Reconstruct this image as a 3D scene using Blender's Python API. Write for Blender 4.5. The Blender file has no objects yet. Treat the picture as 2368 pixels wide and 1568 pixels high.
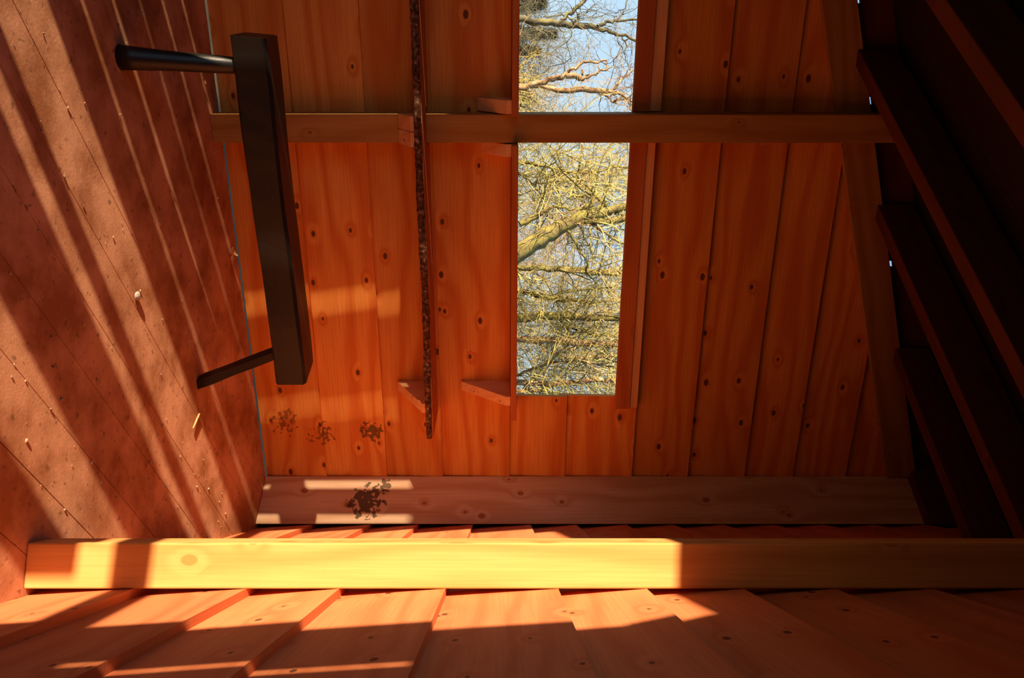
import bpy, bmesh, math, random
from mathutils import Vector, Matrix
random.seed(7)
C = bpy.context.scene
COL = C.collection
R = math.radians

# ------------------------------------------------------------------ camera
EYE = 0.977
cd = bpy.data.cameras.new('camera'); cam = bpy.data.objects.new('camera', cd); COL.objects.link(cam)
cd.sensor_width = 36.0; cd.lens = 27.36; cd.shift_x = 24/2368
cd.clip_start = 0.02; cd.clip_end = 500
# the camera was held on its side: picture right is up in the hut
cam.matrix_world = Matrix(((0, -1, 0, 0), (0, 0, -1, 0), (1, 0, 0, EYE), (0, 0, 0, 1)))
C.camera = cam

# ------------------------------------------------------------------ light
SUN_AZ, SUN_T = 49.5, 0.14            # where the light travels to, tan of its fall
w = bpy.data.worlds.new('sky'); C.world = w; w.use_nodes = True
nt = w.node_tree; nt.nodes.clear()
bg = nt.nodes.new('ShaderNodeBackground'); wo = nt.nodes.new('ShaderNodeOutputWorld')
tc = nt.nodes.new('ShaderNodeTexCoord'); sx = nt.nodes.new('ShaderNodeSeparateXYZ'); rp = nt.nodes.new('ShaderNodeValToRGB')
nt.links.new(tc.outputs['Generated'], sx.inputs[0]); nt.links.new(sx.outputs['Z'], rp.inputs[0])
rp.color_ramp.elements[0].position = 0.0; rp.color_ramp.elements[0].color = (0.66, 0.86, 1.0, 1)
rp.color_ramp.elements[1].position = 0.9; rp.color_ramp.elements[1].color = (0.06, 0.15, 0.42, 1)
e = rp.color_ramp.elements.new(0.16); e.color = (0.54, 0.78, 1.0, 1)
nt.links.new(rp.outputs[0], bg.inputs[0]); bg.inputs[1].default_value = 1.0
nt.links.new(bg.outputs[0], wo.inputs[0])
sd = bpy.data.lights.new('sun', 'SUN'); so = bpy.data.objects.new('sun', sd); COL.objects.link(so)
sd.energy = 13.2; sd.color = (1.0, 0.79, 0.52); sd.angle = R(0.75)
sdir = Vector((math.sin(R(SUN_AZ)), math.cos(R(SUN_AZ)), -SUN_T)).normalized()
so.rotation_euler = sdir.to_track_quat('-Z', 'Y').to_euler()
so.location = (-6, -6, 4)
C.view_settings.view_transform = 'Standard'; C.view_settings.look = 'None'
C.view_settings.gamma = 1; C.view_settings.exposure = 0.0; C.view_settings.use_curve_mapping = False
C.cycles.max_bounces = 16; C.cycles.diffuse_bounces = 12; C.cycles.sample_clamp_indirect = 8

# ------------------------------------------------------------------ the plan of the triangular hut
t1 = R(68.6); t2 = R(8.6)
F0 = Vector((0, 3.0, 0)); FD = Vector((math.sin(t1), math.cos(t1), 0)); FN = Vector((math.cos(t1), -math.sin(t1), 0))   # front wall, inward normal
S0 = Vector((.27, 0, 0)); SD = Vector((math.sin(t2), math.cos(t2), 0)); SN = Vector((-math.cos(t2), math.sin(t2), 0))    # side wall
BD = Vector((math.sin(R(128.6)), math.cos(R(128.6)), 0)); BG = Vector((math.sin(R(38.6)), math.cos(R(38.6)), 0)); BK = .35  # back wall: q.BG = -BK
UP = Vector((0, 0, 1))
def PF(s, z, d=0.0): return F0 + FD*s + FN*d + UP*z
def PS(s, z, d=0.0): return S0 + SD*s + SN*d + UP*z
def PB(a, z, d=0.0): return BD*a - BG*(BK - d) + UP*z
ROOF0, ROOFK = 2.625, .346
def roof_z(p): return ROOF0 + ROOFK*((p - F0).dot(BG))

# ------------------------------------------------------------------ materials
def newmat(name):
    m = bpy.data.materials.new(name); m.use_nodes = True
    n = m.node_tree; n.nodes.clear()
    b = n.nodes.new('ShaderNodeBsdfPrincipled'); o = n.nodes.new('ShaderNodeOutputMaterial')
    n.links.new(b.outputs[0], o.inputs[0])
    return m, n, b
def N(n, typ, **kw):
    x = n.nodes.new(typ)
    for k, v in kw.items():
        if k in x.inputs: x.inputs[k].default_value = v
        else: setattr(x, k, v)
    return x
def L(n, a, b): n.links.new(a, b)
def mathn(n, op, a, b=None, c=None):
    x = n.nodes.new('ShaderNodeMath'); x.operation = op
    for i, v in enumerate((a, b, c)):
        if v is None: continue
        if isinstance(v, (int, float)): x.inputs[i].default_value = v
        else: L(n, v, x.inputs[i])
    return x.outputs[0]
def ramp(n, fac, stops):
    r = n.nodes.new('ShaderNodeValToRGB'); L(n, fac, r.inputs[0])
    el = r.color_ramp.elements
    el[0].position, el[0].color = stops[0][0], (*stops[0][1], 1)
    el[1].position, el[1].color = stops[-1][0], (*stops[-1][1], 1)
    for p, c in stops[1:-1]:
        q = el.new(p); q.color = (*c, 1)
    return r.outputs[0]
def mixc(n, fac, a, b, mode='MIX'):
    x = n.nodes.new('ShaderNodeMix'); x.data_type = 'RGBA'; x.blend_type = mode
    for sock, v in ((x.inputs[0], fac), (x.inputs[6], a), (x.inputs[7], b)):
        if isinstance(v, (int, float)): sock.default_value = v
        elif isinstance(v, tuple): sock.default_value = (*v, 1)
        else: L(n, v, sock)
    return x.outputs[2]

def wood(name, light, mid, dark, knot, rings=9.0, knots=1.0, saw=.25, rough=.75, stain=None, tonevar=.30, spec=.25):
    """softwood: UV is metres along (u) and across (v) the grain, 'tone' is one random number per board"""
    m, n, b = newmat(name)
    uv = N(n, 'ShaderNodeUVMap'); sp = N(n, 'ShaderNodeSeparateXYZ'); L(n, uv.outputs[0], sp.inputs[0])
    u, v = sp.outputs[0], sp.outputs[1]
    at = N(n, 'ShaderNodeAttribute', attribute_name='tone')
    tone = at.outputs['Fac']
    def vec(a, bb, cc=0.0):
        c = N(n, 'ShaderNodeCombineXYZ')
        for i, q in enumerate((a, bb, cc)):
            if isinstance(q, (int, float)): c.inputs[i].default_value = q
            else: L(n, q, c.inputs[i])
        return c.outputs[0]
    # knots
    vo = N(n, 'ShaderNodeTexVoronoi', feature='F1', voronoi_dimensions='2D'); vo.inputs['Scale'].default_value = 1.0
    L(n, vec(mathn(n, 'MULTIPLY', u, 5.5), mathn(n, 'MULTIPLY', v, 9.0)), vo.inputs['Vector'])
    vc = N(n, 'ShaderNodeSeparateColor'); L(n, vo.outputs['Color'], vc.inputs[0])
    size = mathn(n, 'ADD', mathn(n, 'MULTIPLY', mathn(n, 'MAXIMUM', mathn(n, 'SUBTRACT', vc.outputs[0], .42), 0.0), .10*knots), .022*knots)
    kd = mathn(n, 'SUBTRACT', vo.outputs['Distance'], size)
    kmask = N(n, 'ShaderNodeMapRange'); kmask.inputs[1].default_value = .012; kmask.inputs[2].default_value = -.004
    L(n, kd, kmask.inputs[0])
    has = mathn(n, 'GREATER_THAN', vc.outputs[0], .54)
    km = mathn(n, 'MULTIPLY', kmask.outputs[0], has)
    # grain pushed around the knots
    push = N(n, 'ShaderNodeMapRange'); push.inputs[1].default_value = .34; push.inputs[2].default_value = 0.0
    L(n, vo.outputs['Distance'], push.inputs[0])
    pw = mathn(n, 'MULTIPLY', mathn(n, 'MULTIPLY', push.outputs[0], push.outputs[0]), mathn(n, 'MULTIPLY', has, .9))
    big = N(n, 'ShaderNodeTexNoise', Scale=1.0, Detail=2.0)
    L(n, vec(mathn(n, 'MULTIPLY', u, .9), mathn(n, 'MULTIPLY', v, 4.5), mathn(n, 'MULTIPLY', tone, 17)), big.inputs['Vector'])
    ph = mathn(n, 'ADD', mathn(n, 'MULTIPLY', v, rings*6.28), mathn(n, 'ADD', mathn(n, 'MULTIPLY', big.outputs[0], 26.0), mathn(n, 'MULTIPLY', pw, 9.0)))
    ring = mathn(n, 'ADD', mathn(n, 'MULTIPLY', mathn(n, 'SINE', ph), .5), .5)
    ring = mathn(n, 'POWER', ring, 1.6)
    fib = N(n, 'ShaderNodeTexNoise', Scale=1.0, Detail=4.0)
    L(n, vec(mathn(n, 'MULTIPLY', u, 5.0), mathn(n, 'MULTIPLY', v, 170.0)), fib.inputs['Vector'])
    blot = N(n, 'ShaderNodeTexNoise', Scale=1.0, Detail=3.0)
    L(n, vec(mathn(n, 'MULTIPLY', u, 3.0), mathn(n, 'MULTIPLY', v, 9.0)), blot.inputs['Vector'])
    col = mixc(n, mathn(n, 'MULTIPLY', ring, .95), light, mid)
    f2 = N(n, 'ShaderNodeMapRange'); f2.inputs[1].default_value = .35; f2.inputs[2].default_value = .75; L(n, fib.outputs[0], f2.inputs[0])
    col = mixc(n, mathn(n, 'MULTIPLY', f2.outputs[0], .35), col, dark)
    b2 = N(n, 'ShaderNodeMapRange'); b2.inputs[1].default_value = .5; b2.inputs[2].default_value = .8; L(n, blot.outputs[0], b2.inputs[0])
    col = mixc(n, mathn(n, 'MULTIPLY', b2.outputs[0], .5), col, mid)
    # per-board tone
    tv = mathn(n, 'ADD', mathn(n, 'MULTIPLY', tone, tonevar), 1.0 - tonevar*.6)
    cm = N(n, 'ShaderNodeVectorMath', operation='SCALE'); L(n, col, cm.inputs[0]); L(n, tv, cm.inputs['Scale'])
    col = cm.outputs[0]
    halo = N(n, 'ShaderNodeMapRange'); halo.inputs[1].default_value = .13; halo.inputs[2].default_value = 0.0; L(n, kd, halo.inputs[0])
    col = mixc(n, mathn(n, 'MULTIPLY', mathn(n, 'MULTIPLY', halo.outputs[0], has), .45), col, mid)
    col = mixc(n, mathn(n, 'MULTIPLY', km, .85), col, knot)
    if stain:   # dark mould patches: list of (centre, radius, scale, threshold, colour)
        g = N(n, 'ShaderNodeNewGeometry')
        for cen, rad, sc, th, sc_col in stain:
            d = N(n, 'ShaderNodeVectorMath', operation='DISTANCE'); L(n, g.outputs['Position'], d.inputs[0]); d.inputs[1].default_value = cen
            near = N(n, 'ShaderNodeMapRange'); near.inputs[1].default_value = rad; near.inputs[2].default_value = rad*.25; L(n, d.outputs['Value'], near.inputs[0])
            no = N(n, 'ShaderNodeTexNoise', Scale=sc, Detail=3.0); L(n, g.outputs['Position'], no.inputs['Vector'])
            th_ = mathn(n, 'SUBTRACT', mathn(n, 'ADD', no.outputs[0], mathn(n, 'MULTIPLY', near.outputs[0], .22)), th)
            mk = N(n, 'ShaderNodeMapRange'); mk.inputs[1].default_value = 0.0; mk.inputs[2].default_value = .03; L(n, th_, mk.inputs[0])
            mk2 = mathn(n, 'MULTIPLY', mk.outputs[0], mathn(n, 'GREATER_THAN', near.outputs[0], 0.0))
            col = mixc(n, mathn(n, 'MULTIPLY', mk2, .85), col, sc_col)
    L(n, col, b.inputs['Base Color'])
    b.inputs['Roughness'].default_value = rough
    b.inputs['Specular IOR Level'].default_value = spec
    sw = N(n, 'ShaderNodeTexNoise', Scale=1.0, Detail=1.0)
    L(n, vec(mathn(n, 'MULTIPLY', u, 260.0), mathn(n, 'MULTIPLY', v, 6.0)), sw.inputs['Vector'])
    hgt = mathn(n, 'ADD', mathn(n, 'MULTIPLY', fib.outputs[0], .6), mathn(n, 'MULTIPLY', sw.outputs[0], saw))
    hgt = mathn(n, 'SUBTRACT', hgt, mathn(n, 'MULTIPLY', km, .3))
    bp = N(n, 'ShaderNodeBump', Strength=.5, Distance=.0012); L(n, hgt, bp.inputs['Height']); L(n, bp.outputs[0], b.inputs['Normal'])
    return m

CEDAR = dict(light=(.86, .37, .080), mid=(.70, .205, .032), dark=(.40, .09, .013), knot=(.05, .013, .005))
M_front = wood('larch_front', **CEDAR, stain=[
    (PF(.406, .452, -.008)[:], .055, 60, .60, (.10, .06, .015)), (PF(.42, .25, -.014)[:], .07, 70, .66, (.22, .09, .02)), (PF(.36, .10, -.01)[:], .08, 60, .67, (.24, .09, .02))])
M_side = wood('larch_side', light=(.70, .225, .088), mid=(.59, .16, .058), dark=(.41, .092, .032), knot=(.06, .02, .01), saw=.8, knots=.7)
M_dark_boards = wood('larch_plain', light=(.42, .13, .03), mid=(.34, .08, .016), dark=(.22, .04, .008), knot=(.03, .01, .004), knots=.8)
M_stud = wood('spruce_stud', light=(.74, .34, .11), mid=(.60, .25, .07), dark=(.46, .17, .04), knot=(.50, .18, .045), rings=12, knots=1.3, tonevar=.05)
M_stud2 = wood('pine_stud', light=(.46, .24, .07), mid=(.38, .17, .04), dark=(.26, .10, .02), knot=(.20, .07, .02), rings=13, knots=.7, tonevar=.05)
M_post = wood('grey_post', light=(.70, .47, .31), mid=(.58, .33, .19), dark=(.40, .18, .09), knot=(.34, .09, .03), rings=16, saw=.9, tonevar=.0,
              stain=[((.655, 3.15, .43), .085, 42, .57, (.045, .03, .012)), ((.60, 3.19, .50), .04, 60, .62, (.09, .05, .02))])
M_bracket = wood('pale_bracket', light=(.86, .50, .24), mid=(.78, .40, .17), dark=(.58, .26, .10), knot=(.08, .03, .02), rings=12, knots=.5, tonevar=.1)
M_shelf = wood('shelf_board', light=(.62, .20, .05), mid=(.50, .13, .03), dark=(.32, .07, .015), knot=(.09, .03, .01), rings=11, knots=.6, tonevar=.1)
M_bench = wood('black_bench', light=(.012, .010, .008), mid=(.009, .0075, .006), dark=(.005, .004, .003), knot=(.015, .012, .01), rings=10, rough=.42, tonevar=.1, spec=.5)
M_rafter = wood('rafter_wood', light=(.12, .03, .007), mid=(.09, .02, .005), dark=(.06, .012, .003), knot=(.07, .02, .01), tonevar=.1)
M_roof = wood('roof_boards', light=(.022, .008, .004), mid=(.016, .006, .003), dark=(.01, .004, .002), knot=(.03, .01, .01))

M_lowbounce = wood('low_bounce_boards', light=(.035, .014, .008), mid=(.028, .010, .006), dark=(.018, .006, .004), knot=(.01, .005, .003))  # unseen back wall: near-black colour put in to cut bounced light
def rocky(name, cols, scale, bump=.4, dist=.004, rough=.9):
    m, n, b = newmat(name)
    g = N(n, 'ShaderNodeNewGeometry')
    no = N(n, 'ShaderNodeTexNoise', Scale=scale, Detail=6.0, Roughness=.65); L(n, g.outputs['Position'], no.inputs['Vector'])
    L(n, ramp(n, no.outputs[0], cols), b.inputs['Base Color']); b.inputs['Roughness'].default_value = rough
    b.inputs['Specular IOR Level'].default_value = .2
    bp = N(n, 'ShaderNodeBump', Strength=bump, Distance=dist); L(n, no.outputs[0], bp.inputs['Height']); L(n, bp.outputs[0], b.inputs['Normal'])
    return m
M_bark = rocky('bark_edge', [(.36, (.03, .012, .006)), (.5, (.10, .04, .02)), (.60, (.22, .11, .07)), (.70, (.50, .40, .34))], 75, 1.0, .005)
M_pebble = rocky('pebble', [(.4, (.50, .42, .38)), (.6, (.36, .26, .22))], 60)
M_crumb = rocky('crumbs', [(.35, (.10, .045, .02)), (.5, (.42, .26, .15)), (.65, (.62, .48, .34))], 40)
M_leaf = rocky('dry_leaf', [(.4, (.62, .36, .14)), (.6, (.45, .2, .07))], 80)
M_ground = rocky('ground', [(.35, (.09, .08, .04)), (.6, (.20, .16, .08))], 3)
M_trunk = rocky('mossy_bark', [(.34, (.05, .04, .015)), (.48, (.20, .155, .065)), (.58, (.25, .235, .055)), (.70, (.32, .22, .12))], 7, .6, .02)
M_trunkd = rocky('grey_bark', [(.36, (.05, .045, .03)), (.52, (.15, .13, .08)), (.66, (.26, .24, .10))], 7, .6, .02)
M_trunkp = rocky('peeling_bark', [(.36, (.12, .06, .03)), (.5, (.33, .21, .11)), (.66, (.55, .42, .24))], 7, .6, .02)
def twigmat(name, cols):
    m, n, b = newmat(name)
    at = N(n, 'ShaderNodeAttribute', attribute_name='tone')
    L(n, ramp(n, at.outputs['Fac'], cols), b.inputs['Base Color']); b.inputs['Roughness'].default_value = .8
    b.inputs['Specular IOR Level'].default_value = .2
    return m
M_twig = twigmat('olive_twigs', [(0, (.08, .065, .02)), (.3, (.28, .24, .065)), (.7, (.50, .42, .14)), (1, (.50, .31, .15))])
M_twigr = twigmat('russet_twigs', [(0, (.14, .08, .05)), (.5, (.34, .21, .12)), (1, (.50, .35, .18))])
M_twigd = twigmat('grey_twigs', [(0, (.05, .045, .035)), (.5, (.13, .12, .08)), (1, (.24, .22, .13))])
M_needle = twigmat('dark_needles', [(0, (.025, .03, .018)), (.6, (.07, .075, .045)), (1, (.16, .155, .09))])

# floor: planks under trodden dust
M_floor, n, b = newmat('dusty_floor')
uv = N(n, 'ShaderNodeUVMap'); g = N(n, 'ShaderNodeNewGeometry'); at = N(n, 'ShaderNodeAttribute', attribute_name='tone')
mp = N(n, 'ShaderNodeMapping'); L(n, uv.outputs[0], mp.inputs[0]); mp.inputs['Scale'].default_value = (4, 60, 1)
gr = N(n, 'ShaderNodeTexNoise', Scale=1.0, Detail=4.0); L(n, mp.outputs[0], gr.inputs['Vector'])
mud = N(n, 'ShaderNodeTexNoise', Scale=5.0, Detail=6.0, Roughness=.62); L(n, g.outputs['Position'], mud.inputs['Vector'])
fine = N(n, 'ShaderNodeTexNoise', Scale=140.0, Detail=4.0); L(n, g.outputs['Position'], fine.inputs['Vector'])
spk = N(n, 'ShaderNodeTexNoise', Scale=42.0, Detail=3.0); L(n, g.outputs['Position'], spk.inputs['Vector'])
c1 = mixc(n, mathn(n, 'MULTIPLY', gr.outputs[0], .6), (.68, .34, .20), (.50, .235, .12))
mk = N(n, 'ShaderNodeMapRange'); mk.inputs[1].default_value = .38; mk.inputs[2].default_value = .60; L(n, mud.outputs[0], mk.inputs[0])
c1 = mixc(n, mk.outputs[0], (.34, .13, .055), c1)
s1 = N(n, 'ShaderNodeMapRange'); s1.inputs[1].default_value = .63; s1.inputs[2].default_value = .70; L(n, spk.outputs[0], s1.inputs[0])
c1 = mixc(n, mathn(n, 'MULTIPLY', s1.outputs[0], .7), c1, (.20, .09, .04))
L(n, c1, b.inputs['Base Color']); b.inputs['Roughness'].default_value = .95; b.inputs['Specular IOR Level'].default_value = .1
hh = mathn(n, 'ADD', mathn(n, 'MULTIPLY', fine.outputs[0], .25), mathn(n, 'ADD', mathn(n, 'MULTIPLY', mud.outputs[0], .5), mathn(n, 'MULTIPLY', gr.outputs[0], .25)))
bp = N(n, 'ShaderNodeBump', Strength=.5, Distance=.003); L(n, hh, bp.inputs['Height']); L(n, bp.outputs[0], b.inputs['Normal'])

# ------------------------------------------------------------------ mesh helpers
def newbm():
    bm = bmesh.new(); bm.loops.layers.uv.new('UVMap'); bm.faces.layers.float.new('tone'); return bm
def hexa(bm, p, grain, tone=None):
    """p: 8 points, 0-3 one end ring, 4-7 the other; grain: direction of the wood fibre"""
    uvl = bm.loops.layers.uv['UVMap']; tl = bm.faces.layers.float['tone']
    tone = random.random() if tone is None else tone
    vs = [bm.verts.new(q) for q in p]
    gr = Vector(grain).normalized(); r = Vector((.3, .5, .81)) if abs(gr.z) < .9 else Vector((1, .2, 0))
    a1 = (r - gr*r.dot(gr)).normalized()
    if abs(gr.z) < .9: a1 = (UP - gr*UP.dot(gr)).normalized()
    a2 = gr.cross(a1)
    ou, ov = random.uniform(0, 90), random.uniform(0, 90)
    c = sum((Vector(q) for q in p), Vector())/8
    for f in ((0,3,2,1), (4,5,6,7), (0,1,5,4), (1,2,6,5), (2,3,7,6), (3,0,4,7)):
        fc = bm.faces.new([vs[i] for i in f]); fc[tl] = tone
        fc.normal_update()
        nn = fc.normal
        for lp in fc.loops:
            q = lp.vert.co
            if abs(nn.dot(gr)) > .7: lp[uvl].uv = (ou + q.dot(a1)*.1, ov + q.dot(a2))
            elif abs(nn.dot(a1)) > abs(nn.dot(a2)): lp[uvl].uv = (ou + q.dot(gr), ov + q.dot(a2))
            else: lp[uvl].uv = (ou + q.dot(gr), ov + q.dot(a1))
    return vs
def quadprism(bm, quad, off, grain, tone=None):
    q = [Vector(x) for x in quad]; o = Vector(off)
    return hexa(bm, q + [x + o for x in q], grain, tone)
def link(name, bm, mat, parent=None, bevel=0.0, smooth=False):
    bmesh.ops.recalc_face_normals(bm, faces=bm.faces)
    me = bpy.data.meshes.new(name)
    if smooth:
        for f in bm.faces: f.smooth = True
    bm.to_mesh(me); bm.free(); me.materials.append(mat)
    o = bpy.data.objects.new(name, me); COL.objects.link(o)
    if parent: o.parent = parent; o.matrix_parent_inverse = Matrix.Translation(parent.location).inverted()
    if bevel:
        md = o.modifiers.new('bevel', 'BEVEL'); md.width = bevel; md.segments = 2; md.limit_method = 'ANGLE'; md.angle_limit = R(40)
    return o
def empty(name, loc, label, cat, group=None):
    o = bpy.data.objects.new(name, None); COL.objects.link(o); o.location = loc; o.empty_display_size = .1
    return tag(o, label, cat, group)
def tag(o, label, cat, group=None, kind=None):
    o['label'] = label; o['category'] = cat
    if group: o['group'] = group
    if kind: o['kind'] = kind
    return o
def struct(o, label=None, cat=None):
    o['kind'] = 'structure'
    if label: o['label'] = label
    if cat: o['category'] = cat
    return o
def bis(bm, co, no):
    r = bmesh.ops.bisect_plane(bm, geom=bm.verts[:] + bm.edges[:] + bm.faces[:], plane_co=co, plane_no=no, clear_outer=True)
    ed = [e for e in r['geom_cut'] if isinstance(e, bmesh.types.BMEdge)]
    if ed: bmesh.ops.holes_fill(bm, edges=ed)

# ------------------------------------------------------------------ overlapping boards of the two seen walls
def clap(bm, P, nrm, grain, seams, spans, rec, thick=.018, lap=.03):
    """boards between the seams; inner face leans from 'rec' out at the foot to flush at the top.
    spans(z0, z1) yields (s0, s1, za, zb) pieces of the board that remain"""
    for k in range(len(seams)-1):
        z0, z1 = seams[k], seams[k+1]
        tone = random.random()
        st = random.getstate()
        for s0, s1, za, zb in spans(z0, z1):
            random.setstate(st)                       # pieces of one board share their grain
            low = za if za > z0 + 1e-6 else (z0 - (lap if k else 0))
            def d(z): return -rec*(z1 - z)/(z1 - z0)
            q = [P(s0, low, d(low)), P(s0, zb, d(zb)), P(s0, zb, d(zb)-thick), P(s0, low, d(low)-thick)]
            q2 = [P(s1, low, d(low)), P(s1, zb, d(zb)), P(s1, zb, d(zb)-thick), P(s1, low, d(low)-thick)]
            hexa(bm, q + q2, grain, tone)
        random.random()

WZ0, WZ1 = 1.034, 1.43
WIN = [(-2.35, -.84), (-.755, .247)]
def front_spans(z0, z1):
    if z1 <= WZ0 or z0 >= WZ1:
        yield (-3.15, .90, z0, z1); return
    cuts = [-3.15] + [x for ww in WIN for x in ww] + [.90]
    for i in range(0, len(cuts), 2): yield (cuts[i], cuts[i+1], z0, z1)
    for a, bb in WIN:
        if z0 < WZ0: yield (a, bb, z0, WZ0)
        if z1 > WZ1: yield (a, bb, WZ1, z1)
fs = [.001, .252, .503, .733, 1.009, 1.237, 1.515, 1.747, 1.982, 2.182, 2.40, 2.62, 2.84, 3.05]
bm = newbm(); clap(bm, PF, FN, FD, fs, front_spans, .015)
bis(bm, F0 + UP*2.502, Vector((-ROOFK*BG.x, -ROOFK*BG.y, 1)))
struct(link('wall_front', bm, M_front), 'orange larch weatherboard wall with the two long window slots', 'wall')
ss = [-.03, .225, .455, .645, .862, 1.093, 1.274, 1.472, 1.66, 1.86, 2.06, 2.26, 2.46, 2.66, 2.86, 3.06]
bm = newbm(); clap(bm, PS, SN, SD, ss, lambda a, c: [(-.62, 3.36, a, c)], .018)
bis(bm, F0 + UP*(ROOF0+.0), Vector((-ROOFK*BG.x, -ROOFK*BG.y, 1)))
struct(link('wall_right', bm, M_side), 'sunlit orange weatherboard wall with stepped overlapping boards', 'wall')

# ------------------------------------------------------------------ back wall: doorway and slits the sun comes through (out of frame)
AW = -.006
SLITS = [(-2.601, .011, 0, 1.07), (-2.451, .011, 0, 1.07), (-2.301, .008, 0, 1.07), (-2.149, .014, 0, 1.07), (-1.996, .014, 0, 1.07), (-.576, .010, .60, 1.06)]
OPEN = [(-1.85, -.752, .529, 1.608), (-1.85, -1.65, 0.0, .447), (-1.592, -1.542, 0, .447), (-1.30, -1.12, 0, .447), (-1.12, -1.04, .41, .447), (-1.04, -.98, .375, .447), (-.98, -.752, 0, .447)]
OPEN += [(a-ww/2, a+ww/2, z0, z1) for a, ww, z0, z1 in SLITS]
A0, A1 = -3.72, .62
cuts = sorted({A0, A1} | {x for o in OPEN for x in o[:2]} | {-3.3, -3.0, -2.8, -.42, -.2, 0.0, .2, .4})
bm = newbm()
for i in range(len(cuts)-1):
    a0, a1 = cuts[i], cuts[i+1]; am = (a0+a1)/2
    holes = sorted((o[2], o[3]) for o in OPEN if o[0] < am < o[1])
    z = -.03
    for h0, h1 in holes + [(1.72, 9)]:
        if h0 > z + 1e-4:
            quadprism(bm, [PB(a0, z), PB(a1, z), PB(a1, h0), PB(a0, h0)], -BG*.02, UP)
        z = max(z, h1)
wb = struct(link('wall_back', bm, M_lowbounce), 'boarded back wall with the open doorway', 'wall')
# door frame head brace
bm = newbm()
quadprism(bm, [PB(-.825, 1.615), PB(-.735, 1.615), PB(-.735, 1.42), PB(-.755, 1.42)], -BG*.02, UP)
quadprism(bm, [PB(-.793, 1.53), PB(-.775, 1.53), PB(-.752, 1.42), PB(-.757, 1.42)], -BG*.02, UP)
struct(link('door_1', bm, M_dark_boards), 'corner brace of the open doorway', 'door')

# ------------------------------------------------------------------ floor
pA = Vector((.769, 3.30, 0)); pB = PB(-3.62, 0); pC = PB(.52, 0)
bm = newbm()
edges_a = [-3.86 + .14*i for i in range(0, 12)]
seams = [-4.0, -3.86, -3.72, -3.58, -3.44, -3.30, -3.16, -3.02, -2.88, -2.74, -2.60, -2.46, -2.33, -2.19, -2.05, -1.92, -1.78, -1.64, -1.50, -1.365, -1.21, -1.078, -.932, -.79, -.652, -.512, -.37, -.23, -.09, .05, .19, .33, .47, .61, .75]
for i in range(len(seams)-1):
    a0, a1 = seams[i]+.0012, seams[i+1]-.0012
    def G(a, gg, z): return BD*a + BG*gg + UP*z
    dz = random.uniform(-.0012, .0)
    hexa(bm, [G(a0, -.5, dz), G(a1, -.5, dz), G(a1, -.5, dz-.03), G(a0, -.5, dz-.03), G(a0, 4, dz), G(a1, 4, dz), G(a1, 4, dz-.03), G(a0, 4, dz-.03)], BG)
bis(bm, PF(0, 0, 0), -FN); bis(bm, PS(0, 0, -.016), -SN); bis(bm, PB(0, 0, -.02), -BG)
struct(link('floor', bm, M_floor), 'dusty plank floor crossed by streaks of sunlight', 'floor')

# ------------------------------------------------------------------ roof
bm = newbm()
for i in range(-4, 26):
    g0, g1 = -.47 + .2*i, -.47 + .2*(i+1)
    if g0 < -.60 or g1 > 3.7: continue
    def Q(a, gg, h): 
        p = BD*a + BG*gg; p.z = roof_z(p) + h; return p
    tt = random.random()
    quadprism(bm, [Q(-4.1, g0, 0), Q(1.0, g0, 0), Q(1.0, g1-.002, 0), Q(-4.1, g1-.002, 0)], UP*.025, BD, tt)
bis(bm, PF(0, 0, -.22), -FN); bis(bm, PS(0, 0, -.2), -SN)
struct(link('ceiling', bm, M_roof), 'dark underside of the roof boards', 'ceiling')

# rafters run from the front wall to the side wall, parallel to the back wall
def rafter(s, label):
    z0 = 2.485 + .30*s
    p = PF(s, 0, .0)
    # length to the side wall
    t = ((S0 - p).dot(SN))/(BD.dot(SN)) - .005
    bm = newbm(); wd = .047; hh_ = .135
    a = p + BG*0; 
    def V(t_, gg, z): return p + BD*t_ + BG*gg + UP*z
    tt0 = .02
    k = ROOFK*wd
    pts = []
    for t_ in (tt0, t):
        gshift = 0
        pts += [V(t_, 0, z0), V(t_, wd, z0), V(t_, wd, z0+hh_+k*.9), V(t_, 0, z0+hh_-.002)]
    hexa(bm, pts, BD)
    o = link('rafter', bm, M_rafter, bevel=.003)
    return tag(o, label, 'rafter', 'roof rafters')
for s, lab in ((.56, 'shortest dark rafter, closest to the corner post'),
               (.018, 'second dark rafter from the corner post'),
               (-.537, 'third dark rafter from the corner, starting above the right window slot'),
               (-1.06, 'long dark rafter crossing in front of the top of the brown front stud'),
               (-1.67, 'rafter nearest the camera, with a reddish lit underside'),):
    rafter(s, lab)
# sloping plate board under the rafters and the frieze above it, coloured dark to paint the roof shade
bm = newbm()
def FZ(s, c, d): return PF(s, c + .30*s, d)
hexa(bm, [FZ(-3.0, 2.380, .002), FZ(-3.0, 2.500, .002), FZ(-3.0, 2.500, .022), FZ(-3.0, 2.380, .022),
          FZ(.60, 2.380, .002), FZ(.60, 2.500, .002), FZ(.60, 2.500, .022), FZ(.60, 2.380, .022)], FD + UP*.3)
_bat = tag(link('sloping_batten', bm, M_stud2, bevel=.002), 'sloping board nailed along the rising top of the front wall', 'batten')

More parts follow.
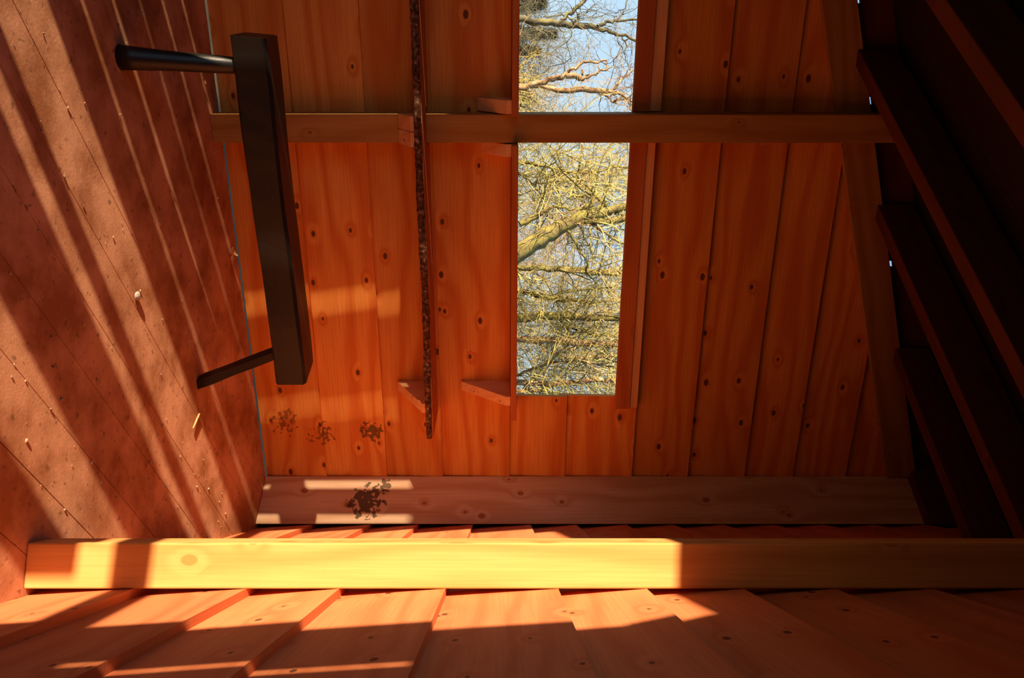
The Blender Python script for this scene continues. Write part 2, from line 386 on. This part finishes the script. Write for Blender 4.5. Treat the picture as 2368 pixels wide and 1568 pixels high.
bm = newbm()
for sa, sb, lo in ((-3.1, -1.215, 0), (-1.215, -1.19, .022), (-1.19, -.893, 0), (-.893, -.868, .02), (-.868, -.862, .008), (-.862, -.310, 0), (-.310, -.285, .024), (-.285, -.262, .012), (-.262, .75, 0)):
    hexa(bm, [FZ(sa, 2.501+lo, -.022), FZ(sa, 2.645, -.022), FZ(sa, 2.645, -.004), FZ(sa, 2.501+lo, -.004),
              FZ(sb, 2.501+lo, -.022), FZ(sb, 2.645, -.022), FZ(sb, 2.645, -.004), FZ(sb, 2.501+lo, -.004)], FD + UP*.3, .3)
struct(link('trim_1', bm, M_rafter), 'frieze board between the sloping batten and the roof, with roof shade painted in as dark colour', 'trim')

# ------------------------------------------------------------------ studs and corner post
def boxF(bm, s0, s1, z0, z1, d0, d1, grain, tone=None):
    return hexa(bm, [PF(s0, z0, d0), PF(s1, z0, d0), PF(s1, z0, d1), PF(s0, z0, d1), PF(s0, z1, d0), PF(s1, z1, d0), PF(s1, z1, d1), PF(s0, z1, d1)], grain, tone)
bm = newbm(); boxF(bm, -.844, -.751, 0, 2.36, .0, .095, UP, .5)
bis(bm, F0 + UP*(ROOF0-.01), Vector((-ROOFK*BG.x, -ROOFK*BG.y, 1)))
tag(link('wall_stud', bm, M_stud2, bevel=.0025), 'brown upright stud standing between the two window slots', 'stud')
bm = newbm()
def boxS(bm, s0, s1, z0, z1, d0, d1, grain, tone=None):
    return hexa(bm, [PS(s0, z0, d0), PS(s1, z0, d0), PS(s1, z0, d1), PS(s0, z0, d1), PS(s0, z1, d0), PS(s1, z1, d0), PS(s1, z1, d1), PS(s0, z1, d1)], grain, tone)
boxS(bm, 1.607, 1.702, 0, 2.6, .0, .0914, UP, .5)
bis(bm, F0 + UP*(ROOF0-.01), Vector((-ROOFK*BG.x, -ROOFK*BG.y, 1)))
tag(link('wall_stud', bm, M_stud, bevel=.004), 'bright yellow sunlit stud standing against the right wall', 'stud')
# corner post: triangular in plan, its face square to the corner
bm = newbm()
c0, c1 = Vector((.567, 3.2216, 0)), Vector((.734, 3.086, 0)); cc = Vector((.760, 3.285, 0))
hexa(bm, [c0, c1, cc, cc + Vector((-.02, -.006, 0)), c0 + UP*3, c1 + UP*3, cc + UP*3, cc + Vector((-.02, -.006, 3))], UP, .5)
bis(bm, F0 + UP*(ROOF0-.01), Vector((-ROOFK*BG.x, -ROOFK*BG.y, 1)))
tag(link('corner_post', bm, M_post, bevel=.003), 'rough greyish corner post with dark mould spots near the floor', 'post')

# ------------------------------------------------------------------ shelves on the front wall
def gusset(parent, s0, s1, zt, zb, d0, d1, lip=.018):
    """triangular bracket: foot on the wall, nose under the shelf"""
    bm = newbm(); tone = random.random()
    pr = [(d0, zb), (d0, zt), (d1, zt), (d1, zt-lip), (d0+.006, zb-.002)]
    vs0 = [PF(s0, z, d) for d, z in pr]; vs1 = [PF(s1, z, d) for d, z in pr]
    uvl = bm.loops.layers.uv['UVMap']; tl = bm.faces.layers.float['tone']
    a = [bm.verts.new(v) for v in vs0]; c = [bm.verts.new(v) for v in vs1]; m = len(a)
    fcs = [bm.faces.new(a), bm.faces.new(c[::-1])] + [bm.faces.new((a[i], c[i], c[(i+1) % m], a[(i+1) % m])) for i in range(m)]
    for f in fcs:
        f[tl] = tone
        for lp in f.loops:
            q = lp.vert.co; lp[uvl].uv = (q.z*1.1 + q.dot(FN) + 7, q.dot(FD) + 3 + q.dot(FN)*.4)
    return link('bracket', bm, M_bracket, parent, bevel=.0015)
def nail(parent, p, nrm, name='screw'):
    bm = newbm(); q = nrm.to_track_quat('Z', 'Y').to_matrix().to_4x4()
    bmesh.ops.create_cone(bm, cap_ends=True, segments=10, radius1=.004, radius2=.0035, depth=.003, matrix=Matrix.Translation(p) @ q)
    return link(name, bm, M_trunkd, parent)

sh = empty('shelf', PF(-.8, .70, .12), 'lower shelf with a rough bark front edge below the window slots', 'shelf')
bm = newbm()
segs = 60; S_A, S_B = -2.3, .300
for k in range(segs):
    sa, sb = S_A + (S_B-S_A)*k/segs, S_A + (S_B-S_A)*(k+1)/segs
    if sb > -.846 and sa < -.749: bk = .097
    else: bk = .012
    hexa(bm, [PF(sa, .700, bk), PF(sa, .724, bk), PF(sa, .724, .236), PF(sa, .700, .236), PF(sb, .700, bk), PF(sb, .724, bk), PF(sb, .724, .236), PF(sb, .700, .236)], FD, .4)
link('shelf_board', bm, M_shelf, sh)
bm = newbm(); rg = random.Random(3); prof = []
nn = 260
import math as _m
for k in range(nn+1):
    s = S_A + (S_B-S_A)*k/nn
    thin = 1.0 if s < 0 else 1.0 - .25*s/.3
    tt = .0122*thin*(1+.05*_m.sin(s*9)+.05*_m.sin(s*31+1)+rg.uniform(-.06, .06))
    dd = .2405 + .002*_m.sin(s*5) + .001*_m.sin(s*23) + rg.uniform(-.001, .001)
    zc = .711 - .002*_m.sin(s*7) 
    ring = []
    for j in range(8):
        an = j*_m.pi/4
        ring.append(bm.verts.new(PF(s, zc + tt*_m.sin(an)*(1+rg.uniform(-.1, .1)), dd + (.006 if abs(_m.cos(an)) > .1 else .003)*_m.cos(an)*(1+rg.uniform(-.3, .3)))))
    prof.append(ring)
for k in range(nn):
    for j in range(8):
        bm.faces.new((prof[k][j], prof[k][(j+1) % 8], prof[k+1][(j+1) % 8], prof[k+1][j]))
bm.faces.new(prof[0]); bm.faces.new(prof[-1][::-1])
link('bark_edge', bm, M_bark, sh, smooth=True)['label'] = 'dark reddish bark along the front edge'
gusset(sh, .179, .217, .700, .568, -.006, .20)
g_ = gusset(sh, -.848, -.800, .700, .632, .095, .20); 
g_ = gusset(sh, -.798, -.751, .700, .632, .095, .20); 
nail(sh, PF(-.80, .665, .15), FN); nail(sh, PF(-.825, .655, .135), FN)

def sill(s0, s1, br, label):
    e_ = empty('window_sill_shelf', PF((s0+s1)/2, 1.01, .08), label, 'shelf', 'sill shelves along the window slots')
    bm = newbm(); boxF(bm, s0, s1, 1.011, 1.033, -.002, .155, FD)
    link('sill_board', bm, M_shelf, e_, bevel=.002)
    for a, c, zb, dd in br: gusset(e_, a, c, 1.011, zb, -.006, dd)
    return e_
sill(-2.34, -.846, [(-.892, -.848, .895, .13)], 'narrow sill shelf left of the brown front stud, under the left window slot')
sill(-.749, .273, [(.179, .217, .819, .14), (-.747, -.705, .905, .10)], 'narrow sill shelf right of the brown front stud, under the right window slot')
# head battens over the slots
def head(s0, s1, zt, label):
    e_ = empty('window_lintel', PF((s0+s1)/2, 1.43, 0), label, 'lintel', 'boards over the window slots')
    bm = newbm(); boxF(bm, s0, s1, 1.428, 1.484, -.006, .024, FD)
    link('lower_board', bm, M_shelf, e_, bevel=.002)
    bm = newbm(); boxF(bm, s0, s1-.002, 1.4845, zt, -.004, .018, FD)
    link('upper_strip', bm, M_bracket, e_, bevel=.002)['label'] = 'paler upper strip'
head(-2.34, -.846, 1.525, 'dark lintel board over the left window slot')
head(-.749, .289, 1.515, 'orange lintel board over the right window slot')

# ------------------------------------------------------------------ bench
be = empty('bench', (-.3, 2.2, 0), 'black weathered low timber bench on two splayed legs', 'bench')
bA, bBv = Vector((-.788, 2.02, 0)), Vector((.1455, 2.45, 0)); bd = (bBv-bA).normalized(); bn = Vector((-bd.y, bd.x, 0))
bm = newbm(); ns = 26; rings_ = []; rg = random.Random(5)
Lb = (bBv-bA).length
prof0 = [(0, .272), (0, .352), (.012, .360), (.128, .358), (.138, .346), (.136, .276), (.126, .268), (.010, .266)]
uvl = bm.loops.layers.uv['UVMap']; tl = bm.faces.layers.float['tone']
for k in range(ns+1):
    t = k/ns*Lb
    rr = []
    for j, (wv, z) in enumerate(prof0):
        jw = .003*_m.sin(t*13+j*.3) + rg.uniform(-.0012, .0012); jz = .002*_m.sin(t*9+j*.2)
        if j in (0, 1, 7): jw += .002*_m.sin(t*21)
        rr.append(bm.verts.new(bA + bd*(t - (.02*(wv/.138) if k == ns else 0) + (.008*(z-.27)/.09 if k == 0 else 0)) + bn*(wv+jw) + UP*(z+jz)))
    rings_.append(rr)
def uvf(f, gr, tone=.5):
    f[tl] = tone
    for lp in f.loops:
        q = lp.vert.co; lp[uvl].uv = (q.dot(gr)+11, q.z + q.dot(bn)*.9)
for k in range(ns):
    for j in range(8): uvf(bm.faces.new((rings_[k][j], rings_[k][(j+1) % 8], rings_[k+1][(j+1) % 8], rings_[k+1][j])), bd)
uvf(bm.faces.new(rings_[0]), UP); uvf(bm.faces.new(rings_[-1][::-1]), UP)
link('seat', bm, M_bench, be)
def leg(foot, top, r0, r1, sides, twist=.0, squash=1.0):
    bm = newbm(); uvl = bm.loops.layers.uv['UVMap']; tl = bm.faces.layers.float['tone']
    ax = (top-foot).normalized(); a1 = ax.cross(Vector((0, 1, 0))).normalized(); a2 = ax.cross(a1)
    n_ = 10; rs = []
    for k in range(n_+1):
        t = k/n_; c = foot.lerp(top, t); r = r0 + (r1-r0)*(t**.8)
        r *= 1 + .03*_m.sin(t*9+1)
        rs.append([bm.verts.new(c + (a1*_m.cos(j*2*_m.pi/sides+twist*t)*r + a2*_m.sin(j*2*_m.pi/sides+twist*t)*r*squash)) for j in range(sides)])
    for v in rs[0]: v.co.z = max(v.co.z*.0, 0.0)
    fl = [bm.faces.new(rs[0]), bm.faces.new(rs[-1][::-1])]
    for k in range(n_):
        for j in range(sides): fl.append(bm.faces.new((rs[k][j], rs[k][(j+1) % sides], rs[k+1][(j+1) % sides], rs[k+1][j])))
    for f in fl:
        f[tl] = .5
        for lp in f.loops: q = lp.vert.co; lp[uvl].uv = (q.z, q.x+q.y*.7)
    return link('leg', bm, M_bench, be, smooth=sides > 7)
leg(Vector((-.722, 1.995, .0)), Vector((-.735, 2.095, .28)), .031, .021, 14, .8)
leg(Vector((.142, 2.515, .0)), Vector((.040, 2.440, .28)), .024, .021, 5, .2)

# ------------------------------------------------------------------ bits lying on the floor
def lump(name, p, r, mat, label, cat, seed, flat=.75, group=None):
    bm = newbm(); bmesh.ops.create_icosphere(bm, subdivisions=2, radius=r)
    rg = random.Random(seed)
    off = [Vector((rg.gauss(0, 1), rg.gauss(0, 1), rg.gauss(0, 1))).normalized() for _ in range(6)]
    for v in bm.verts:
        k = 1
        for o in off: k -= .16*max(0, v.co.normalized().dot(o)-.55)*2
        v.co = v.co*k; v.co.z *= flat
    zm = min(v.co.z for v in bm.verts)
    for v in bm.verts: v.co.z -= zm; v.co += Vector(p)
    return tag(link(name, bm, mat), label, cat, group)
def onfloor(px, py): 
    Y = EYE*1800/(1160-px); return Vector(((py-784)/1800*Y, Y, 0))
lump('pebble', onfloor(313, 684), .0150, M_pebble, 'largest pale pebble on the sunlit floor, casting a dark oval shadow', 'pebble', 2, .42)
def leafbit(p, r, ang, label, curl=.4):
    bm = newbm(); n_ = 7; rg = random.Random(int(ang*100))
    rows = []
    for i in range(n_):
        t = i/(n_-1); wv = r*.45*_m.sin(_m.pi*min(.98, t*.9+.06))
        row = []
        for j in (-1, 0, 1):
            x = (t-.5)*2*r; y = j*wv*(1+rg.uniform(-.2, .2)); z = .004 + curl*r*(t-.4)**2*2 + abs(j)*wv*.35
            row.append(bm.verts.new(Vector(p) + Vector((x*_m.cos(ang)-y*_m.sin(ang), x*_m.sin(ang)+y*_m.cos(ang), z))))
        rows.append(row)
    for i in range(n_-1):
        for j in range(2): bm.faces.new((rows[i][j], rows[i][j+1], rows[i+1][j+1], rows[i+1][j]))
    o = link('dry_leaf', bm, M_leaf); md = o.modifiers.new('s', 'SOLIDIFY'); md.thickness = .0008
    return tag(o, label, 'leaf')
leafbit(onfloor(535, 582), .022, .9, 'curled dry leaf lying at the foot of the front wall', .9)
leafbit(onfloor(528, 590), .015, 2.3, 'small dry leaf scrap beside the curled one at the foot of the front wall', .7)
leafbit(onfloor(468, 187), .014, 1.2, 'pale dry leaf lying behind the rounded left bench leg')
bm = newbm()
def stick(bm, a, c, r, sides=5, tone=None):
    a = Vector(a); c = Vector(c); ax = (c-a).normalized(); r_ = Vector((0, 0, 1)) if abs(ax.z) < .9 else Vector((1, 0, 0))
    a1 = ax.cross(r_).normalized(); a2 = ax.cross(a1); vs = []
    for p_, rr in ((a, r), (c, r*.6)):
        vs.append([bm.verts.new(p_ + a1*_m.cos(j*2*_m.pi/sides)*rr + a2*_m.sin(j*2*_m.pi/sides)*rr) for j in range(sides)])
    for j in range(sides): bm.faces.new((vs[0][j], vs[0][(j+1) % sides], vs[1][(j+1) % sides], vs[1][j]))
    bm.faces.new(vs[0]); bm.faces.new(vs[1][::-1])
stick(bm, onfloor(458, 957)+UP*.004, onfloor(442, 990)+UP*.006, .0035)
tag(link('wood_splinter', bm, M_leaf), 'short pale splinter of wood at the edge of the sunlit floor band', 'splinter')
# loose grit, uncountable
bm = newbm(); rg = random.Random(11)
for i in range(1500):
    aa = rg.uniform(-2.2, .5); gg = rg.uniform(.4, 3.0)
    if rg.random() < .35: aa = rg.choice(seams) + rg.gauss(0, .008)
    p_ = BD*aa + BG*gg
    if (p_ - S0).dot(SN) < .01 or (p_ - F0).dot(FN) < .02: continue
    r = rg.choice((.0008, .001, .0012, .0018, .0026)) * rg.uniform(.7, 1.3)
    m4 = Matrix.Translation(p_ + UP*r*.5) @ Matrix.Rotation(rg.uniform(0, 6), 4, 'Z') @ Matrix.Diagonal((1.6, 1, .8, 1))
    bmesh.ops.create_icosphere(bm, subdivisions=1, radius=r, matrix=m4)
tag(link('floor_grit', bm, M_crumb), 'loose grit and crumbs scattered over the plank floor', 'grit', kind='stuff')

# ------------------------------------------------------------------ outside
bm = newbm()
vs = [bm.verts.new(v) for v in ((-120, -120, -.38), (120, -120, -.38), (120, 160, -.38), (-120, 160, -.38))]; bm.faces.new(vs)
struct(link('ground', bm, M_ground), 'dull grassy ground outside', 'ground')

def at(px, py, D): return Vector(((py-784)/1800*D, D, EYE + (px-1160)/1800*D))
def tube(bm, pts, rad, sides=8, tone=.5):
    tl = bm.faces.layers.float['tone']; prev = None; m = len(pts)
    for i, p_ in enumerate(pts):
        d_ = (pts[min(i+1, m-1)] - pts[max(i-1, 0)]).normalized()
        r_ = Vector((0, 1, .1)) if abs(d_.y) < .9 else Vector((1, 0, 0))
        a1 = d_.cross(r_).normalized(); a2 = d_.cross(a1)
        ring = [bm.verts.new(p_ + (a1*_m.cos(j*2*_m.pi/sides) + a2*_m.sin(j*2*_m.pi/sides))*rad[i]) for j in range(sides)]
        if prev:
            for j in range(sides):
                f = bm.faces.new((prev[j], prev[(j+1) % sides], ring[(j+1) % sides], ring[j])); f[tl] = tone
        prev = ring
def smoothpath(pts, rad, sub=4, jit=.0, rg=random):
    P, Rr = [], []
    m = len(pts)
    for i in range(m-1):
        p0, p1, p2, p3 = pts[max(i-1, 0)], pts[i], pts[i+1], pts[min(i+2, m-1)]
        for k in range(sub):
            t = k/sub
            q = ((p1*2) + (p2-p0)*t + (p0*2-p1*5+p2*4-p3)*t*t + (p1*3-p0-p2*3+p3)*t*t*t)*.5
            P.append(q + Vector((rg.gauss(0, jit), rg.gauss(0, jit), rg.gauss(0, jit)))); Rr.append(rad[i]*(1-t) + rad[i+1]*t)
    P.append(pts[-1]); Rr.append(rad[-1]); return P, Rr
def twig(bm, p_, d_, ln, r, rg, depth, tone, curl=.28, sides=3):
    n_ = 5; pts = [p_]; dd = d_.normalized()
    for i in range(n_):
        dd = (dd + Vector((rg.gauss(0, curl), rg.gauss(0, curl), rg.gauss(0, curl)))).normalized()
        pts.append(pts[-1] + dd*ln/n_)
        if depth and i > 0 and rg.random() < .75:
            nd = (dd + Vector((rg.gauss(0, .7), rg.gauss(0, .7), rg.gauss(0, .7)))).normalized()
            twig(bm, pts[-1], nd, ln*rg.uniform(.35, .65), r*.55, rg, depth-1, tone, curl)
    tube(bm, pts, [r*(1-.6*i/n_) for i in range(n_+1)], sides, tone)
def tree(name, label, D, limbs, trunkmat, twigmat_, ntw, tw_len, tw_r, seed, cat='tree', group='bare trees beyond the window slots', spread=1.0, up=.5, extra=None):
    """limbs: polylines of (picture x, picture y, width) read at distance D; each is solid wood there"""
    rg = random.Random(seed)
    base = at(1160, limbs[0][0][1], D); base.z = -.38
    t = empty(name, base, label, cat, group)
    bm = newbm(); paths = []
    for li, lm in enumerate(limbs):
        pts = []
        for k, q in enumerate(lm):
            dz = (q[3] if len(q) > 3 else 0)
            pts.append(at(q[0], q[1], D) + Vector((0, dz, 0)))
        rad = [q[2]/2/1800*D for q in lm]
        if li == 0:                                  # down to the ground
            pts = [Vector((pts[0].x, pts[0].y, -.45))] + pts; rad = [rad[0]*1.25] + rad
        P, Rr = smoothpath(pts, rad, 5, .012, rg); paths.append((P, Rr)); tube(bm, P, Rr, 9)
    link('trunk', bm, trunkmat, t, smooth=True)
    bm = newbm()
    for i in range(ntw):
        P, Rr = rg.choice(paths); k = rg.randrange(1, len(P)-1)
        ax = (P[k+1]-P[k-1]).normalized()
        d_ = Vector((rg.gauss(0, 1), rg.gauss(0, 1), rg.gauss(0, 1))); d_ = (d_ - ax*d_.dot(ax)).normalized() + ax*.35 + UP*up*rg.random()
        twig(bm, P[k], d_*1.0, tw_len*rg.uniform(.5, 1.3), tw_r*rg.uniform(.6, 1.4), rg, 2, rg.random())
    o = link('twigs', bm, twigmat_, t); o['kind'] = 'stuff'
    return t
# right slot, from the stud towards the corner
tree('bare_tree', 'mossy tree with the thick leaning limb and broken stub seen in the right window slot', 12.0,
     [[(1120, 640, 46), (1192, 588, 42), (1262, 546, 40), (1330, 510, 30), (1390, 492, 22), (1450, 478, 18), (1530, 450, 14), (1620, 430, 8)],
      [(1335, 512, 18), (1380, 513, 17), (1450, 505, 15), (1540, 500, 10)],
      [(1345, 503, 12), (1352, 484, 12), (1366, 470, 10), (1372, 458, 8), (1345, 452, 6), (1310, 455, 4)],
      [(1380, 500, 14), (1390, 480, 11), (1397, 470, 10), (1380, 455, 9), (1368, 440, 6), (1350, 425, 4)],
      [(1397, 470, 8), (1396, 450, 6), (1410, 425, 4), (1420, 380, 3)],
      [(1313, 524, 5), (1328, 556, 7), (1350, 592, 6), (1361, 620, 4)],
      [(1358, 512, 5), (1385, 530, 6), (1425, 556, 6), (1470, 580, 5)],
      [(1200, 520, 16), (1250, 495, 12), (1275, 478, 8), (1330, 485, 5), (1380, 480, 3)]],
     M_trunk, M_twig, 70, 1.1, .011, 21)
tree('bare_tree', 'slim straight tree just below the leaning limb in the right window slot', 15.0,
     [[(1150, 612, 15), (1195, 617, 13), (1290, 621, 14), (1350, 627, 16), (1450, 634, 14), (1600, 640, 11)]], M_trunk, M_twig, 60, 1.7, .012, 22)
tree('bare_tree', 'tree with a short mossy fork left of the thickest upright trunk in the right slot', 16.0,
     [[(1150, 660, 14), (1200, 672, 12), (1270, 688, 14), (1330, 696, 10), (1370, 700, 6), (1420, 690, 4)], [(1270, 688, 8), (1330, 672, 6), (1420, 665, 4), (1500, 660, 3)]], M_trunk, M_twig, 60, 1.6, .012, 23)
tree('bare_tree', 'thickest upright mossy trunk in the middle of the right window slot', 15.5,
     [[(1150, 734, 22), (1200, 735, 20), (1290, 731, 20), (1380, 735, 16), (1445, 737, 15), (1600, 742, 12)], [(1300, 738, 8), (1310, 760, 6), (1312, 785, 4)], [(1290, 735, 7), (1330, 762, 6), (1400, 775, 4), (1500, 770, 3)]], M_trunk, M_twig, 70, 1.6, .012, 24)
tree('bare_tree', 'furrowed tawny trunk between the thickest trunk and the end of the right slot', 15.0,
     [[(1150, 782, 18), (1197, 785, 16), (1300, 790, 16), (1380, 797, 14), (1440, 797, 16), (1600, 800, 12)], [(1240, 795, 5), (1300, 825, 7), (1360, 826, 7), (1440, 822, 6), (1550, 815, 4)]], M_trunkp, M_twig, 80, 1.6, .012, 25)
tree('bare_tree', 'pale trunk nearest the right end of the right window slot', 14.0,
     [[(1150, 884, 15), (1197, 884, 14), (1290, 888, 12), (1380, 879, 12), (1430, 877, 10), (1600, 870, 8)], [(1197, 905, 12), (1240, 905, 9), (1260, 900, 5)], [(1190, 870, 6), (1260, 845, 7), (1330, 835, 6), (1420, 848, 4)]], M_trunkp, M_twig, 80, 1.5, .011, 26)
tree('bare_tree', 'twiggy tree rising right beside the brown stud in the right window slot', 13.0,
     [[(1140, 372, 12), (1200, 372, 9), (1260, 385, 7), (1350, 400, 6), (1450, 385, 5), (1600, 380, 4)], [(1200, 400, 9), (1230, 425, 6), (1250, 455, 5), (1262, 480, 4)], [(1290, 345, 5), (1300, 400, 6), (1290, 440, 5), (1300, 470, 4)], [(1345, 335, 4), (1338, 390, 5), (1330, 430, 4)]], M_trunk, M_twig, 100, 1.3, .010, 27)
# left slot
tree('bare_tree', 'dark spreading tree whose branches fork against the sky in the left window slot', 14.0,
     [[(1150, 36, 18), (1200, 44, 16), (1260, 52, 16), (1320, 57, 15), (1380, 64, 12), (1420, 76, 8), (1475, 96, 6), (1600, 150, 4)],
      [(1298, 48, 8), (1325, 24, 10), (1352, 0, 9), (1380, -40, 7)],
      [(1380, 64, 9), (1400, 52, 8), (1430, 50, 6), (1500, 40, 4)], [(1330, 52, 7), (1336, 42, 6), (1337, 32, 3)], [(1260, 38, 3), (1300, 35, 3), (1330, 50, 4)],
      [(1415, 52, 4), (1440, 30, 3), (1450, 0, 3), (1456, -30, 2)], [(1440, 86, 4), (1450, 110, 3), (1425, 130, 2)], [(1310, 58, 3), (1322, 75, 3), (1312, 100, 2), (1320, 140, 2)]],
     M_trunkd, M_twigd, 46, 1.0, .0075, 31)
tree('bare_tree', 'tree with bare broken snags pointing up in the left window slot', 13.0,
     [[(1140, 205, 12), (1200, 203, 11), (1260, 188, 13), (1300, 176, 13), (1330, 176, 13), (1343, 184, 9), (1370, 172, 6), (1412, 155, 4)],
      [(1300, 176, 9), (1325, 160, 7), (1350, 144, 7), (1380, 144, 5), (1403, 138, 4)], [(1340, 178, 5), (1348, 168, 4), (1346, 162, 3)], [(1402, 162, 3), (1404, 150, 3), (1402, 140, 2)], [(1385, 168, 3), (1384, 152, 2)]],
     M_trunkp, M_twigr, 8, .6, .007, 32)
tree('bare_tree', 'sunlit lichen-covered tree just left of the brown stud in the left window slot', 13.5,
     [[(1140, 200, 12), (1240, 198, 11), (1290, 208, 12), (1350, 208, 14), (1415, 213, 10), (1440, 222, 8), (1475, 243, 7), (1560, 275, 5)],
      [(1415, 211, 5), (1432, 192, 6), (1462, 162, 4)], [(1385, 215, 5), (1405, 222, 5), (1418, 236, 5), (1425, 230, 4)], [(1450, 228, 5), (1458, 250, 4), (1466, 262, 3)]],
     M_trunkp, M_twigr, 46, .8, .0075, 33)
# thickets
def thicket(name, label, D, pys, top, n_, ln, r, mat, seed, group, depth=2):
    rg = random.Random(seed); y0, y1 = pys
    base = at(1160, (y0+y1)/2, D); base.z = -.38
    bm = newbm()
    for i in range(n_):
        py_ = rg.uniform(y0, y1); d_ = rg.uniform(-1.5, 1.5)
        z = rg.uniform(0, 1)**1.0
        p_ = at(1160, py_, D); p_.y += d_; p_.z = EYE - .5 + z*(top - 1160)/1800*D
        twig(bm, p_, Vector((rg.gauss(0, .55), rg.gauss(0, .4), rg.uniform(.1, 1.0))), ln*rg.uniform(.5, 1.3), r*rg.uniform(.6, 1.4), rg, depth, rg.random())
    for i in range(9):                                # stems to the ground
        py_ = rg.uniform(y0, y1); a = at(1160, py_, D); a.z = -.4; c = a + Vector((rg.gauss(0, .25), 0, 1.9))
        tube(bm, [a, a.lerp(c, .5), c], [r*2, r*1.6, r*1.2], 5, .3)
    o = link(name, bm, mat); return tag(o, label, 'bush', group)
GB = 'thickets of bare twigs behind the trees'
thicket('bare_thicket', 'tangled thicket filling the stud end of the right window slot', 17, (320, 480), 1480, 330, 1.3, .0075, M_twig, 41, GB)
thicket('bare_thicket', 'reddish fine twigs behind the leaning limb of the right slot', 22, (470, 660), 1340, 200, 1.3, .007, M_twigr, 42, GB)
thicket('bare_thicket', 'dense thicket around the thickest trunk of the right slot', 19, (640, 790), 1480, 330, 1.4, .008, M_twig, 43, GB)
thicket('bare_thicket', 'dense thicket at the right end of the right slot', 18, (780, 940), 1460, 280, 1.4, .008, M_twig, 44, GB)
thicket('bare_thicket', 'thicket just beyond the right end of the right slot', 18, (935, 1250), 1460, 280, 1.4, .008, M_twig, 48, GB)
thicket('bare_thicket', 'golden bush low beside the brown stud in the left slot', 15, (185, 262), 1250, 150, .8, .010, M_twig, 45, GB)
thicket('bare_thicket', 'pinkish fine twigs low behind the snags of the left slot', 24, (180, 290), 1380, 60, 1.5, .008, M_twigr, 46, GB)
thicket('bare_thicket', 'grey brushwood under the dark evergreen in the left slot', 18, (-40, 210), 1290, 260, 1.1, .008, M_twigd, 47, GB)
def evergreen(label, D, px1, py_, wpx, n_, seed):
    rg = random.Random(seed); base = at(1160, py_, D); base.z = -.38
    t = empty('evergreen_tree', base, label, 'tree', 'dark evergreens in the left slot')
    top = at(px1, py_, D); bm = newbm(); tube(bm, [base, top], [.12, .02], 7); link('trunk', bm, M_trunkd, t)
    bm = newbm(); tl = bm.faces.layers.float['tone']; H = top.z - base.z; W = wpx/1800*D
    for i in range(n_):
        h = rg.random()**.8; an = rg.uniform(0, 6.283); rr = W*(1-h*.8)*rg.random()**.8*(1+.55*_m.sin(an*3+h*21))
        p_ = base + Vector((_m.cos(an)*rr, _m.sin(an)*rr, H*h)); tone = rg.random()
        for k in range(3):
            d_ = Vector((rg.gauss(0, 1), rg.gauss(0, 1), rg.gauss(0, .8))).normalized()*rg.uniform(.06, .16); s_ = d_.cross(Vector((rg.random(), rg.random(), 1))).normalized()*.008
            f = bm.faces.new([bm.verts.new(v) for v in (p_-s_, p_+s_, p_+d_+s_*.3, p_+d_-s_*.3)]); f[tl] = tone
    o = link('needles', bm, M_needle, t); o['kind'] = 'stuff'
evergreen('tallest dark evergreen behind the forked branches at the outer end of the left slot', 21, 1262, 8, 48, 5000, 51)
evergreen('dark evergreen next towards the stud, with a blunt leaning top', 20, 1286, 78, 38, 4500, 52)
evergreen('lowest dark evergreen beside the grey brushwood of the left slot', 19, 1248, 118, 34, 3500, 53)
